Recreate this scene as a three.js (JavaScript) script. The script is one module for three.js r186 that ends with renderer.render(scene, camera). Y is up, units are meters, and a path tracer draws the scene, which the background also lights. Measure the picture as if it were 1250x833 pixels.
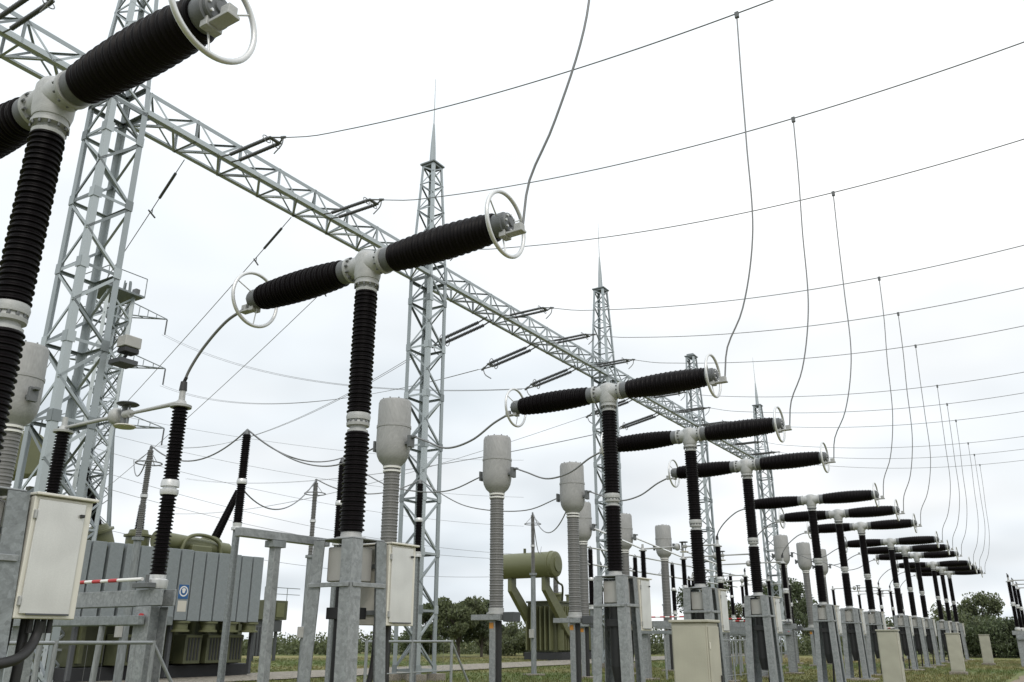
import * as THREE from 'three';
import { mergeGeometries, toCreasedNormals } from 'three/addons/utils/BufferGeometryUtils.js';
import { RoundedBoxGeometry } from 'three/addons/geometries/RoundedBoxGeometry.js';
import { ImprovedNoise } from 'three/addons/math/ImprovedNoise.js';

// ------------------------------------------------------------------ camera, sky, sun, exposure
const scene = new THREE.Scene();
const camera = new THREE.PerspectiveCamera(44.15, 1024 / 682, 0.1, 2000);
{
  const pitch = THREE.MathUtils.degToRad(19.516), yaw = THREE.MathUtils.degToRad(32.2);
  camera.position.set(0, 1.65, 0);
  camera.lookAt(-Math.sin(yaw) * Math.cos(pitch), 1.65 + Math.sin(pitch), -Math.cos(yaw) * Math.cos(pitch));
  scene.add(camera);
}
let seed = 20231;
const rnd = () => { seed = (seed * 1664525 + 1013904223) >>> 0; return seed / 4294967296; };
const rr = (a, b) => a + (b - a) * rnd();
const PN = new ImprovedNoise();
const fbm = (x, y, z, n = 4) => { let s = 0, a = 0.5; for (let i = 0; i < n; i++) { s += a * PN.noise(x, y, z); x = x * 2.03 + 7.1; y = y * 2.03 + 3.3; z *= 1.7; a *= 0.5; } return s; };
{
  // overcast sky: brighter overhead than at the horizon, broken by soft cloud
  const W = 1024, H = 512, d = new Float32Array(W * H * 4);
  for (let j = 0; j < H; j++) for (let i = 0; i < W; i++) {
    const th = (j + 0.5) / H * Math.PI - Math.PI / 2, ph = (i + 0.5) / W * 2 * Math.PI - Math.PI;
    const y = Math.sin(th), cx = Math.cos(th) * Math.cos(ph), cz = Math.cos(th) * Math.sin(ph);
    const up = Math.max(0, y), k = 1 / (up + 0.16);
    const n = fbm(cx * k * 0.55 + 11, cz * k * 0.55 + 5, 2.2, 5), n2 = fbm(cx * k * 1.6 + 3, cz * k * 1.6 + 9, 7.7, 4);
    const low = Math.exp(-up * 4.2);
    let L = (0.64 + 0.08 * up + 0.46 * up * up) * (1 + n * (0.36 + 0.36 * low) + n2 * (0.16 + 0.16 * low));
    const blue = THREE.MathUtils.clamp(0.06 + 0.05 * low - n * 0.2, 0.02, 0.16);
    const o = (j * W + i) * 4;
    d[o] = L * (1 - blue * 0.85); d[o + 1] = L * (1 - blue * 0.25); d[o + 2] = L * (1.0 + blue * 0.25); d[o + 3] = 1;
  }
  const t = new THREE.DataTexture(d, W, H, THREE.RGBAFormat, THREE.FloatType);
  t.mapping = THREE.EquirectangularReflectionMapping; t.magFilter = t.minFilter = THREE.LinearFilter; t.needsUpdate = true;
  scene.background = t; scene.environment = t;
}
const sun = new THREE.DirectionalLight(0xfff7ee, 1.0);
sun.position.set(30, 60, 22); sun.target.position.set(-15, 0, -30); scene.add(sun, sun.target);
sun.castShadow = true; sun.shadow.radius = 40; sun.shadow.mapSize.set(2048, 2048);
Object.assign(sun.shadow.camera, { left: -90, right: 90, top: 90, bottom: -90, near: 1, far: 250 });
const renderer = new THREE.WebGLRenderer({ antialias: true });
renderer.setSize(1024, 682);
renderer.shadowMap.enabled = true;
renderer.toneMapping = THREE.LinearToneMapping;
renderer.toneMappingExposure = 1.42;

// ------------------------------------------------------------------ textures and materials
function noiseTex(n, fn, rep, srgb = true) {
  const d = new Uint8Array(n * n * 4);
  for (let j = 0; j < n; j++) for (let i = 0; i < n; i++) { const c = fn(i / n, j / n), o = (j * n + i) * 4; d[o] = c[0] * 255; d[o + 1] = c[1] * 255; d[o + 2] = c[2] * 255; d[o + 3] = 255; }
  const t = new THREE.DataTexture(d, n, n, THREE.RGBAFormat); t.wrapS = t.wrapT = THREE.RepeatWrapping; t.magFilter = THREE.LinearFilter; t.minFilter = THREE.LinearMipmapLinearFilter; t.generateMipmaps = true;
  if (srgb) t.colorSpace = THREE.SRGBColorSpace; if (rep) t.repeat.set(rep, rep); t.needsUpdate = true; return t;
}
const TAU = Math.PI * 2;
// tileable noise: a torus walk in 3-space pairs
const tile = (u, v, f, s = 0) => { const a = u * TAU, b = v * TAU; return PN.noise(Math.cos(a) * f + s, Math.sin(a) * f + Math.cos(b) * f * 1.3 + s * 2, Math.sin(b) * f + s * 3); };
const cl = (x) => Math.min(1, Math.max(0, x));
const pts = Array.from({ length: 420 }, () => [rnd(), rnd(), rr(-1, 1)]);
const spangle = noiseTex(256, (u, v) => {
  let bd = 9, bv = 0; for (const p of pts) { let dx = Math.abs(u - p[0]), dy = Math.abs(v - p[1]); if (dx > .5) dx = 1 - dx; if (dy > .5) dy = 1 - dy; const q = dx * dx + dy * dy; if (q < bd) { bd = q; bv = p[2]; } }
  const c = cl(0.82 + 0.055 * bv + 0.07 * tile(u, v, 1.1, 4) + 0.05 * tile(u, v, 7, 9));
  return [c, c, c];
});
const castTex = noiseTex(256, (u, v) => { const c = cl(0.88 + 0.035 * tile(u, v, 1.0, 2) + 0.04 * tile(u, v, 5, 6) + 0.06 * tile(u, v, 13, 1)); return [c, c, c]; });
const fineTex = noiseTex(256, (u, v) => { const c = cl(0.5 + 0.35 * tile(u, v, 6, 3) + 0.3 * tile(u, v, 14, 8)); return [c, c, c]; }, 0, false);
const streakTex = noiseTex(256, (u, v) => { const c = cl(0.93 + 0.045 * tile(u, v, .5, 7) + 0.008 * tile(u, v * .0 + .2, 6, 3) + 0.025 * tile(u, v, 11, 2)); return [c, c, c]; });
const gravTex = noiseTex(512, (u, v) => { const c = cl(0.74 + 0.18 * tile(u, v, 2, 3) + 0.16 * tile(u, v, 9, 5) + rr(-.16, .16)); return [c, c * 0.97, c * 0.92]; });
const grassTex = noiseTex(512, (u, v) => { const a = tile(u, v, 3, 2), b = tile(u, v, 8, 6), r = rr(-.16, .16); return [cl(0.74 + 0.28 * a + 0.2 * b + r), cl(0.76 + 0.16 * a + 0.22 * b + r), cl(0.66 + 0.1 * a + 0.2 * b + r)]; });
const L3 = (r, g, b) => new THREE.Color().setRGB(r, g, b);
const M_ = (c, o = {}) => new THREE.MeshStandardMaterial({ color: L3(...c), roughness: 0.6, metalness: 0, ...o });
const M = {
  galv: M_([0.40, 0.425, 0.435], { map: spangle, roughness: 0.52, metalness: 0.35 }),
  galvB: M_([0.33, 0.36, 0.37], { map: spangle, roughness: 0.55, metalness: 0.35 }),
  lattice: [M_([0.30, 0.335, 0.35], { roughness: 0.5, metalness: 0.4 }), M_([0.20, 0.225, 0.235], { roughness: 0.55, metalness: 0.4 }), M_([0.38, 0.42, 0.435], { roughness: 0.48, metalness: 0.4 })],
  porcelain: new THREE.MeshPhysicalMaterial({ color: L3(0.0045, 0.0034, 0.004), roughness: 0.45, specularIntensity: 0.22 }),
  greyPorcelain: M_([0.13, 0.13, 0.126], { roughness: 0.45 }),
  cast: M_([0.50, 0.515, 0.51], { map: castTex, roughness: 0.55, metalness: 0.15 }),
  castDark: M_([0.17, 0.18, 0.185], { map: castTex, roughness: 0.55, metalness: 0.3 }),
  alu: M_([0.60, 0.61, 0.61], { roughness: 0.38, metalness: 0.5 }),
  aluDull: M_([0.50, 0.51, 0.50], { map: castTex, roughness: 0.55, metalness: 0.2 }),
  ctTank: M_([0.38, 0.385, 0.38], { map: castTex, roughness: 0.6 }),
  dark: M_([0.022, 0.023, 0.025], { roughness: 0.6 }),
  steelDark: M_([0.07, 0.075, 0.08], { roughness: 0.55, metalness: 0.2 }),
  cable: M_([0.016, 0.016, 0.017], { roughness: 0.6 }),
  wire: M_([0.20, 0.205, 0.21], { roughness: 0.5, metalness: 0.4 }),
  steel: M_([0.70, 0.70, 0.67], { map: streakTex, roughness: 0.34, metalness: 0.5 }),
  steelEdge: M_([0.62, 0.605, 0.54], { roughness: 0.45, metalness: 0.25 }),
  panel: M_([0.42, 0.42, 0.40], { map: streakTex, roughness: 0.55 }),
  kiosk: M_([0.42, 0.415, 0.34], { map: streakTex, roughness: 0.6 }),
  olive: M_([0.138, 0.146, 0.070], { map: streakTex, roughness: 0.45 }),
  oliveDark: M_([0.08, 0.087, 0.044], { map: streakTex, roughness: 0.5 }),
  radiator: M_([0.30, 0.335, 0.35], { map: castTex, roughness: 0.6, metalness: 0.1 }),
  red: M_([0.42, 0.03, 0.035], { roughness: 0.5 }), white: M_([0.72, 0.72, 0.70], { roughness: 0.5 }),
  blue: M_([0.02, 0.10, 0.27], { roughness: 0.45 }), orange: M_([0.5, 0.22, 0.04], { roughness: 0.6 }),
  paper: M_([0.55, 0.53, 0.47], { roughness: 0.8 }),
  concrete: M_([0.40, 0.39, 0.37], { map: gravTex, roughness: 0.9 }),
  gravel: M_([0.42, 0.41, 0.38], { map: gravTex, roughness: 0.95 }),
  dirt: M_([0.36, 0.31, 0.25], { map: gravTex, roughness: 0.95 }),
  ground: M_([1, 1, 1], { map: grassTex, roughness: 0.95, vertexColors: true }),
  bark: M_([0.07, 0.06, 0.05], { roughness: 0.9 }),
  leaf: [[0.068, 0.094, 0.036], [0.092, 0.114, 0.045], [0.058, 0.080, 0.033], [0.105, 0.12, 0.052]].map((c) => new THREE.MeshPhysicalMaterial({ color: L3(...c), roughness: 0.9, transmission: 0.3, thickness: 0, side: THREE.DoubleSide })),
};

// ------------------------------------------------------------------ helpers
const V = (x, y, z) => new THREE.Vector3(x, y, z);
const used = {};
const numbered = (n) => { const k = used[n] = (used[n] ?? -1) + 1; return k ? `${n}_${String(k).padStart(3, '0')}` : n; };
function mesh(name, g, m, parent) { const o = new THREE.Mesh(g, m); o.name = name; o.castShadow = o.receiveShadow = true; parent.add(o); return o; }
function thing(name, label, category, [x, y, z] = [0, 0, 0], group, turn = 0) {
  const o = new THREE.Group(); o.name = numbered(name); o.position.set(x, y, z); o.rotation.y = turn; o.userData = { label, category }; if (group) o.userData.group = group; scene.add(o); return o;
}
function copyThing(src, label, [x, y, z], turn = 0) {
  const base = src.name.replace(/_\d{3}$/, ''), o = src.clone(); o.name = numbered(base); o.userData = { ...src.userData, label }; o.position.set(x, y, z); o.rotation.y = turn; scene.add(o); return o;
}
const ORD = ['first', 'second', 'third', 'fourth', 'fifth', 'sixth', 'seventh', 'eighth', 'ninth', 'tenth', 'eleventh', 'twelfth', 'thirteenth', 'fourteenth', 'fifteenth', 'sixteenth', 'seventeenth', 'eighteenth'];
function boxUV(g) { // uv in metres by the way a face points
  if (g.index) g = g.toNonIndexed();
  const p = g.attributes.position, n = g.attributes.normal, uv = new Float32Array(p.count * 2);
  for (let i = 0; i < p.count; i++) { const ax = Math.abs(n.getX(i)), ay = Math.abs(n.getY(i)), az = Math.abs(n.getZ(i)); const [a, b] = ax > ay && ax > az ? [p.getZ(i) + .37, p.getY(i) + .21] : ay > az ? [p.getX(i), p.getZ(i)] : [p.getX(i), p.getY(i)]; uv[2 * i] = a * 1.3; uv[2 * i + 1] = b * 1.3; }
  g.setAttribute('uv', new THREE.BufferAttribute(uv, 2)); return g;
}
const box = (x0, x1, y0, y1, z0, z1, r = 0.008) => { const w = x1 - x0, h = y1 - y0, d = z1 - z0; const g = r > 0 ? new RoundedBoxGeometry(w, h, d, 1, Math.min(r, w * .4, h * .4, d * .4)) : new THREE.BoxGeometry(w, h, d); g.translate((x0 + x1) / 2, (y0 + y1) / 2, (z0 + z1) / 2); return boxUV(g); };
const join = (a) => mergeGeometries(a.map((g) => { if (g.index) g = g.toNonIndexed(); for (const k of Object.keys(g.attributes)) if (!['position', 'normal', 'uv'].includes(k)) g.deleteAttribute(k); return g; }));
function cyl(a, b, r0, r1 = r0, seg = 20) { // between two points
  const d = b.clone().sub(a), g = new THREE.CylinderGeometry(r1, r0, d.length(), seg); g.translate(0, d.length() / 2, 0);
  g.applyQuaternion(new THREE.Quaternion().setFromUnitVectors(V(0, 1, 0), d.clone().normalize())); g.translate(a.x, a.y, a.z); return g;
}
function lathe(profile, seg = 24, crease = 0.6) { let g = new THREE.LatheGeometry(profile.map(([r, y]) => new THREE.Vector2(Math.max(r, 0.0005), y)), seg); return toCreasedNormals(g, crease); }
const tubeG = (p, r, n = 24, seg = 6) => new THREE.TubeGeometry(new THREE.CatmullRomCurve3(p), n, r, seg);
// insulator with weather sheds; rad(t) = shed radius along its length, core = share of it
function sheds(len, n, rad, core, seg) {
  const p = [], pitch = len / n; p.push([0, 0]);
  for (let i = 0; i < n; i++) { const y = i * pitch, R = rad((i + 0.5) / n) * (i % 2 ? 0.955 : 1), c = rad((i + 0.5) / n) * core; p.push([c, y + 0.02 * pitch], [c, y + 0.30 * pitch], [R, y + 0.42 * pitch], [R, y + 0.58 * pitch], [c, y + 0.94 * pitch]); }
  p.push([0, len]); return lathe(p, seg, 0.5);
}
const toX = (g, s) => g.rotateZ(s > 0 ? -Math.PI / 2 : Math.PI / 2);
// rolled steel angle, unit size, run along +z; scaled per member
const angleG = (() => { const s = new THREE.Shape([[0, 0], [1, 0], [1, .11], [.11, .11], [.11, 1], [0, 1]].map((q) => new THREE.Vector2(...q))); return new THREE.ExtrudeGeometry(s, { depth: 1, bevelEnabled: false }); })();
function angleBar(name, a, b, n, w, mat, parent) { // n = outward normal of the face the bar lies on
  const d = b.clone().sub(a), L = d.length(); d.normalize(); const v = n.clone().addScaledVector(d, -n.dot(d)).normalize().negate(); const u = v.clone().cross(d).normalize();
  const o = mesh(name, angleG, mat, parent); o.position.copy(a).addScaledVector(u, -w / 2); o.quaternion.setFromRotationMatrix(new THREE.Matrix4().makeBasis(u, v, d)); o.scale.set(w, w, L); return o;
}
const G = {};
const latMat = () => M.lattice[Math.floor(rnd() * 3)];

const polarAt = (px, D) => { const f = 1027, s = THREE.MathUtils.degToRad(19.516), a = THREE.MathUtils.degToRad(32.2) - Math.atan((px - 625) / (f / Math.cos(s))); return [-Math.sin(a) * D, 0, -Math.cos(a) * D]; };
// ------------------------------------------------------------------ ground
{
  const N = 220, S = 520, g = new THREE.PlaneGeometry(S, S, N, N); g.rotateX(-Math.PI / 2); g.translate(-60, 0, -110);
  const p = g.attributes.position, c = new Float32Array(p.count * 3), uv = g.attributes.uv;
  for (let i = 0; i < p.count; i++) {
    const x = p.getX(i), z = p.getZ(i), a = fbm(x * .09, z * .09, 1.5), b = fbm(x * .3 + 9, z * .3, 4.5, 3), k = cl(0.5 + 1.5 * a + 0.7 * b);
    const A = [0.135, 0.195, 0.048], B = [0.330, 0.275, 0.125]; for (let j = 0; j < 3; j++) c[3 * i + j] = A[j] + (B[j] - A[j]) * k;
    uv.setXY(i, x / 4, z / 4);
    const far = Math.hypot(x, z); p.setY(i, far > 12 ? 0.03 * PN.noise(x * .4, 0, z * .4) - 0.035 : -0.035);
  }
  g.setAttribute('color', new THREE.BufferAttribute(c, 3)); g.computeVertexNormals();
  const o = mesh('grass_ground', g, M.ground, scene); o.userData = { kind: 'structure', label: 'patchy green and straw coloured grass of the yard', category: 'ground' };
}
function strip(name, x0, x1, z0, z1, y, m, label, category) { // a road laid along z with a slightly wandering edge
  const n = 120, pos = [], uv = [], ix = [];
  for (let i = 0; i <= n; i++) { const z = z0 + (z1 - z0) * i / n, e0 = 0.25 * PN.noise(z * .5, x0, 1) + .1 * PN.noise(z * 2, x0, 5), e1 = 0.25 * PN.noise(z * .5, x1, 3) + .1 * PN.noise(z * 2, x1, 7); for (const x of [x0 + e0, x1 + e1]) { pos.push(x, y, z); uv.push(x / 3, z / 3); } if (i < n) { const k = 2 * i; ix.push(k, k + 1, k + 2, k + 1, k + 3, k + 2); } }
  const g = new THREE.BufferGeometry(); g.setAttribute('position', new THREE.Float32BufferAttribute(pos, 3)); g.setAttribute('uv', new THREE.Float32BufferAttribute(uv, 2)); g.setIndex(z1 < z0 ? ix : ix.reverse()); g.computeVertexNormals();
  const o = mesh(name, g, m, scene); o.userData = { kind: 'structure', label, category };
}
strip('gravel_road', -36, -29.5, 20, -150, 0.012, M.gravel, 'pale gravel service road in front of the transformers', 'road');
strip('dirt_path', -2.4, 3.2, 20, -130, 0.012, M.dirt, 'brown dirt track beside the breaker row', 'path');

// ------------------------------------------------------------------ gantry: lattice towers and beams
const GX = -24, TZ = [-13.3, -30.3, -49.9, -67.6, -87];
function makeTower(tz, label, spire) {
  const t = thing('lattice_tower', label, 'tower', [GX, 0, tz], 'lattice towers of the gantry');
  const hw = (y) => y <= 18.4 ? 0.66 : 0.66 + (0.38 - 0.66) * (y - 18.4) / 6.5;
  const C = [[1, 1], [1, -1], [-1, -1], [-1, 1]], at = (i, y) => V(C[i][0] * hw(y), y, C[i][1] * hw(y));
  for (let i = 0; i < 4; i++) for (const [y0, y1, w] of [[0.25, 9.3, .22], [9.3, 18.4, .20], [18.4, 24.9, .15]]) {
    const a = at(i, y0), b = at(i, y1), d = b.clone().sub(a), L = d.length(); d.normalize();
    const u = V(-C[i][0], 0, 0), v = V(0, 0, -C[i][1]); let x = u, y = v; if (u.clone().cross(v).dot(V(0, 1, 0)) < 0) { x = v; y = u; }
    const xx = y.clone().cross(d).normalize(), yy = d.clone().cross(xx);
    const o = mesh('leg', angleG, M.lattice[i % 2 ? 0 : 2], t); o.position.copy(a); o.quaternion.setFromRotationMatrix(new THREE.Matrix4().makeBasis(xx, yy, d)); o.scale.set(w, w, L);
  }
  const ys = []; for (let y = 0.4; y < 18; y += 1.2) ys.push(y); ys.push(18.4); const up = [18.4, 19.3, 20.4, 21.4, 22.3, 23.1, 23.8, 24.4, 24.9];
  const faces = [[0, 1, V(1, 0, 0)], [1, 2, V(0, 0, -1)], [2, 3, V(-1, 0, 0)], [3, 0, V(0, 0, 1)]];
  for (const [list, w] of [[ys, .085], [up, .065]]) for (let k = 0; k + 1 < list.length; k++) faces.forEach(([i, j, n], f) => {
    const s = (k + f) % 2, a = at(s ? i : j, list[k]), b = at(s ? j : i, list[k + 1]);
    angleBar('brace', a, b, n, w, latMat(), t);
    if (k % 2 === 0) angleBar('strut', at(i, list[k]), at(j, list[k]), n, w * (list === ys ? 1.15 : 1), latMat(), t);
  });
  for (const [i, j, n] of faces) { for (const y of [18.32, 19.35, 24.9]) angleBar('strut', at(i, y), at(j, y), n, .13, M.lattice[1], t); }
  for (const [sx, sz] of C) { mesh('footing', box(sx * .66 - .3, sx * .66 + .3, -.2, .26, sz * .66 - .3, sz * .66 + .3, .02), M.concrete, t); }
  const gp = G.gus ??= [box(-.012, .012, -.17, .17, -.13, .13, 0), box(-.13, .13, -.17, .17, -.012, .012, 0)];
  for (let k = 0; k + 1 < ys.length; k += 2) for (const [sx, sz] of C) { const y = ys[k] + .05, h = .66; if (sx > 0) mesh('gusset_plate', gp[0], latMat(), t).position.set(h + .014, y, sz * (h - .12)); if (sz > 0) mesh('gusset_plate', gp[1], latMat(), t).position.set(sx * (h - .12), y, h + .014); }
  mesh('cap_plate', box(-.46, .46, 24.95, 25.03, -.46, .46), M.lattice[1], t);
  if (spire) {
    const s = mesh('spire', lathe([[.17, 25.03], [.17, 25.1], [.13, 26.2], [.05, 27.5], [.03, 27.6], [0, 27.6]], 8, .3), M.lattice[0], t);
    mesh('lightning_rod', cyl(V(0, 27.5, 0), V(0, 30.4, 0), .028, .012, 6), M.lattice[0], s);
  } else mesh('spire', box(-.3, .3, 25.03, 25.2, -.3, .3), M.lattice[1], t);
  return t;
}
TZ.forEach((z, i) => makeTower(z, ['lattice tower beside the radiator bank, carrying a floodlight', 'lattice tower with tall spire behind the guard rail frame', 'lattice tower with spire, third along the gantry from the floodlight tower', 'flat topped lattice tower without a spire', 'lattice tower with spire at the far end of the gantry'][i], i !== 3));
function makeBeam(z0, z1, label) {
  const t = thing('gantry_beam', label, 'beam', [GX, 0, 0], 'lattice beams of the gantry');
  const X = .63, Y0 = 18.4, Y1 = 19.27, n = Math.round((z0 - z1) / 1.0), dz = (z1 - z0) / n;
  for (const [x, y, sx, sy] of [[X, Y0, 1, 1], [-X, Y0, -1, 1], [X, Y1, 1, -1], [-X, Y1, -1, -1]]) {
    const d = V(0, 0, -1), u = V(-sx, 0, 0), v = V(0, sy, 0); let a = u, b = v; if (u.clone().cross(v).dot(d) < 0) { a = v; b = u; }
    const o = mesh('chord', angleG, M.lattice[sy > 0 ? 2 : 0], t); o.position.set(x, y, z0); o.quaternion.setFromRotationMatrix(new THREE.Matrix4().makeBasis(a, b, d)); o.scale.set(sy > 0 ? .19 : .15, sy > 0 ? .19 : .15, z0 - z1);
  }
  const F = [[V(X, Y0, 0), V(X, Y1, 0), V(1, 0, 0), .075], [V(-X, Y0, 0), V(-X, Y1, 0), V(-1, 0, 0), .075], [V(X, Y0, 0), V(-X, Y0, 0), V(0, -1, 0), .08], [V(X, Y1, 0), V(-X, Y1, 0), V(0, 1, 0), .065]];
  for (let k = 0; k < n; k++) F.forEach(([p, q, nn, w], f) => {
    const za = z0 + dz * k, zb = za + dz, s = (k + (f & 1)) % 2, a = (s ? p : q).clone().setZ(za), b = (s ? q : p).clone().setZ(zb);
    angleBar('brace', a, b, nn, w, latMat(), t);
    if (f === 2 ? k % 2 === 0 : f < 2 && k % 2 === 0) angleBar('strut', p.clone().setZ(za), q.clone().setZ(za), nn, w, latMat(), t);
  });
  return t;
}
[[4, TZ[0] + .68], [TZ[0] - .68, TZ[1] + .68], [TZ[1] - .68, TZ[2] + .68], [TZ[2] - .68, TZ[3] + .68], [TZ[3] - .68, TZ[4] + .68]].forEach(([a, b], i) => makeBeam(a, b, [
  'lattice gantry beam from the floodlight tower over the cropped breaker', 'lattice gantry beam between the floodlight tower and the first spired tower',
  'lattice gantry beam between the first and second spired towers', 'lattice gantry beam between second spired tower and flat topped tower', 'lattice gantry beam between the flat topped tower and the last spired tower'][i]));
{ // floodlight on the first tower
  const t = thing('floodlight', 'grey floodlight and camera box bracketed to the lattice tower', 'floodlight', [-23.0, 9.85, -14.3]);
  mesh('housing', box(-.02, .42, .15, .5, -.25, .3, .03), M.panel, t); mesh('lens', box(.0, .4, -.02, .13, -.22, .26, .02), M.dark, t); mesh('bracket', join([cyl(V(-.1, -.2, 0), V(.2, .05, 0), .05), box(-.3, .3, -.35, -.2, -.3, .3)]), M.steelDark, t);
}

// ------------------------------------------------------------------ circuit breakers
const BZ = [-3.87, -8.9, -17.35, -22.6, -27.8, -36.5, -41.5, -46.8, -55.5, -60.7, -65.9, -74.5, -79.7, -84.9], BX = -8.25;

function breakerGeo(lod) {
  const sg = lod === 1 ? 18 : 36; lod = lod === 1 ? 1 : 0;
  const g = {};
  g.lower = sheds(1.42, 22, () => .182, .84, sg).translate(0, 3.05, 0);
  g.upper = sheds(1.93, 30, () => .178, .84, sg).translate(0, 4.74, 0);
  g.joint = lathe([[0, 4.46], [.15, 4.46], [.15, 4.50], [.118, 4.505], [.118, 4.55], [.165, 4.56], [.17, 4.60], [.155, 4.605], [.15, 4.64], [.17, 4.645], [.178, 4.70], [.165, 4.745], [0, 4.745]], sg, .5);
  g.foot = lathe([[0, 2.94], [.21, 2.94], [.21, 2.975], [.15, 2.98], [.14, 3.06], [0, 3.06]], sg, .5);
  g.neck = lathe([[0, 6.66], [.16, 6.66], [.165, 6.70], [.13, 6.71], [.13, 6.76], [.19, 6.775], [.19, 6.81], [.17, 6.82], [.18, 6.88], [0, 6.9]], sg, .5);
  g.hub = join([lathe([[0, 6.86], [.185, 6.86], [.205, 6.95], [.21, 7.1], [.205, 7.24], [.17, 7.31], [.08, 7.35], [0, 7.355]], sg, .7),
    ...[-1, 1].flatMap((d) => [toX(lathe([[0, .02], [.20, .02], [.185, .2], [.165, .27], [.165, .31], [.205, .315], [.205, .36], [.19, .365], [0, .37]], sg, .5), d).translate(0, 7.12, 0)])]);
  const bolts = []; if (!lod) { for (let k = 0; k < 12; k++) { const a = k / 12 * TAU; bolts.push(cyl(V(Math.cos(a) * .178, 6.735, Math.sin(a) * .178), V(Math.cos(a) * .178, 6.775, Math.sin(a) * .178), .016, .016, 6), cyl(V(Math.cos(a) * .15, 4.605, Math.sin(a) * .15), V(Math.cos(a) * .15, 4.648, Math.sin(a) * .15), .02, .02, 6)); for (const d of [-1, 1]) bolts.push(cyl(V(d * .27, 7.12 + Math.sin(a) * .187, Math.cos(a) * .187), V(d * .315, 7.12 + Math.sin(a) * .187, Math.cos(a) * .187), .015, .015, 6)); } }
  else bolts.push(cyl(V(0, 6.735, 0), V(0, 6.775, 0), .18, .18, 12));
  g.bolts = join(bolts);
  const bar = (t) => .205 + .052 * Math.pow(Math.sin(Math.PI * Math.min(1, Math.max(0, t * .94 + .03))), .8);
  for (const [k, d] of [['L', -1], ['R', 1]]) {
    g['arm' + k] = toX(sheds(1.88, 32, bar, .90, sg), d).translate(d * .52, 7.12, 0);
    g['collar' + k] = toX(lathe([[0, 0], [.185, 0], [.19, .02], [.19, .13], [.175, .15], [0, .15]], sg, .5), d).translate(d * .375, 7.12, 0);
    g['cap' + k] = toX(lathe([[0, 0], [.17, 0], [.175, .02], [.175, .16], [.15, .17], [.15, .215], [.135, .23], [.06, .235], [.055, .26], [0, .262]], sg, .5), d).translate(d * 2.405, 7.12, 0);
    const cb = []; for (let q = 0; q < 8; q++) { const a = q / 8 * TAU; cb.push(cyl(V(d * 2.61, 7.12 + Math.sin(a) * .115, Math.cos(a) * .115), V(d * 2.655, 7.12 + Math.sin(a) * .115, Math.cos(a) * .115), .017, .017, 6)); } g['capBolts' + k] = join(cb);
    g['ring' + k] = new THREE.TorusGeometry(.47, .03, lod ? 6 : 10, lod ? 30 : 56).rotateY(Math.PI / 2).translate(d * 2.56, 7.12, 0);
    const sp = []; for (let q = 0; q < 3; q++) { const a = (q / 3 + .08) * TAU; sp.push(cyl(V(d * 2.5, 7.12 + Math.sin(a) * .16, Math.cos(a) * .16), V(d * 2.56, 7.12 + Math.sin(a) * .46, Math.cos(a) * .46), .011, .011, 6)); } g['spoke' + k] = sp;
    g['pad' + k] = join([box(...(d > 0 ? [2.55, 2.86] : [-2.86, -2.55]), 6.925, 6.96, -.07, .07), box(...(d > 0 ? [2.5, 2.6] : [-2.6, -2.5]), 6.90, 7.0, -.09, .09), box(...(d > 0 ? [2.72, 2.84] : [-2.84, -2.72]), 6.96, 7.06, -.05, .05)]);
  }
  return g;
}
// splayed support leg: rolled channel seen as broad flats
function legGeo(sx, sz) {
  const s = new THREE.Shape([[0, 0], [.2, 0], [.2, .016], [.016, .016], [.016, .2], [0, .2]].map(([a, b]) => new THREE.Vector2(-sx * a, -sz * b)));
  let g = new THREE.ExtrudeGeometry(s, { depth: 2.86, bevelEnabled: false, steps: 1 }); g.rotateX(-Math.PI / 2); // z of the shape becomes y; shape y -> -z
  g.scale(1, 1, -1); const ix = g.toNonIndexed ? (g.index ? g.toNonIndexed() : g) : g;
  const p = ix.attributes.position; for (let i = 0; i < p.count; i += 3) { for (const A of [ix.attributes.position]) { const a = [A.getX(i + 1), A.getY(i + 1), A.getZ(i + 1)]; A.setXYZ(i + 1, A.getX(i + 2), A.getY(i + 2), A.getZ(i + 2)); A.setXYZ(i + 2, ...a); } }
  for (let i = 0; i < p.count; i++) { const f = 1 - p.getY(i) / 2.86; p.setX(i, p.getX(i) + sx * (.36 + .09 * f)); p.setZ(i, p.getZ(i) + sz * (.34 + .06 * f)); p.setY(i, p.getY(i) + .06); }
  ix.computeVertexNormals(); return boxUV(ix);
}
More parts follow.
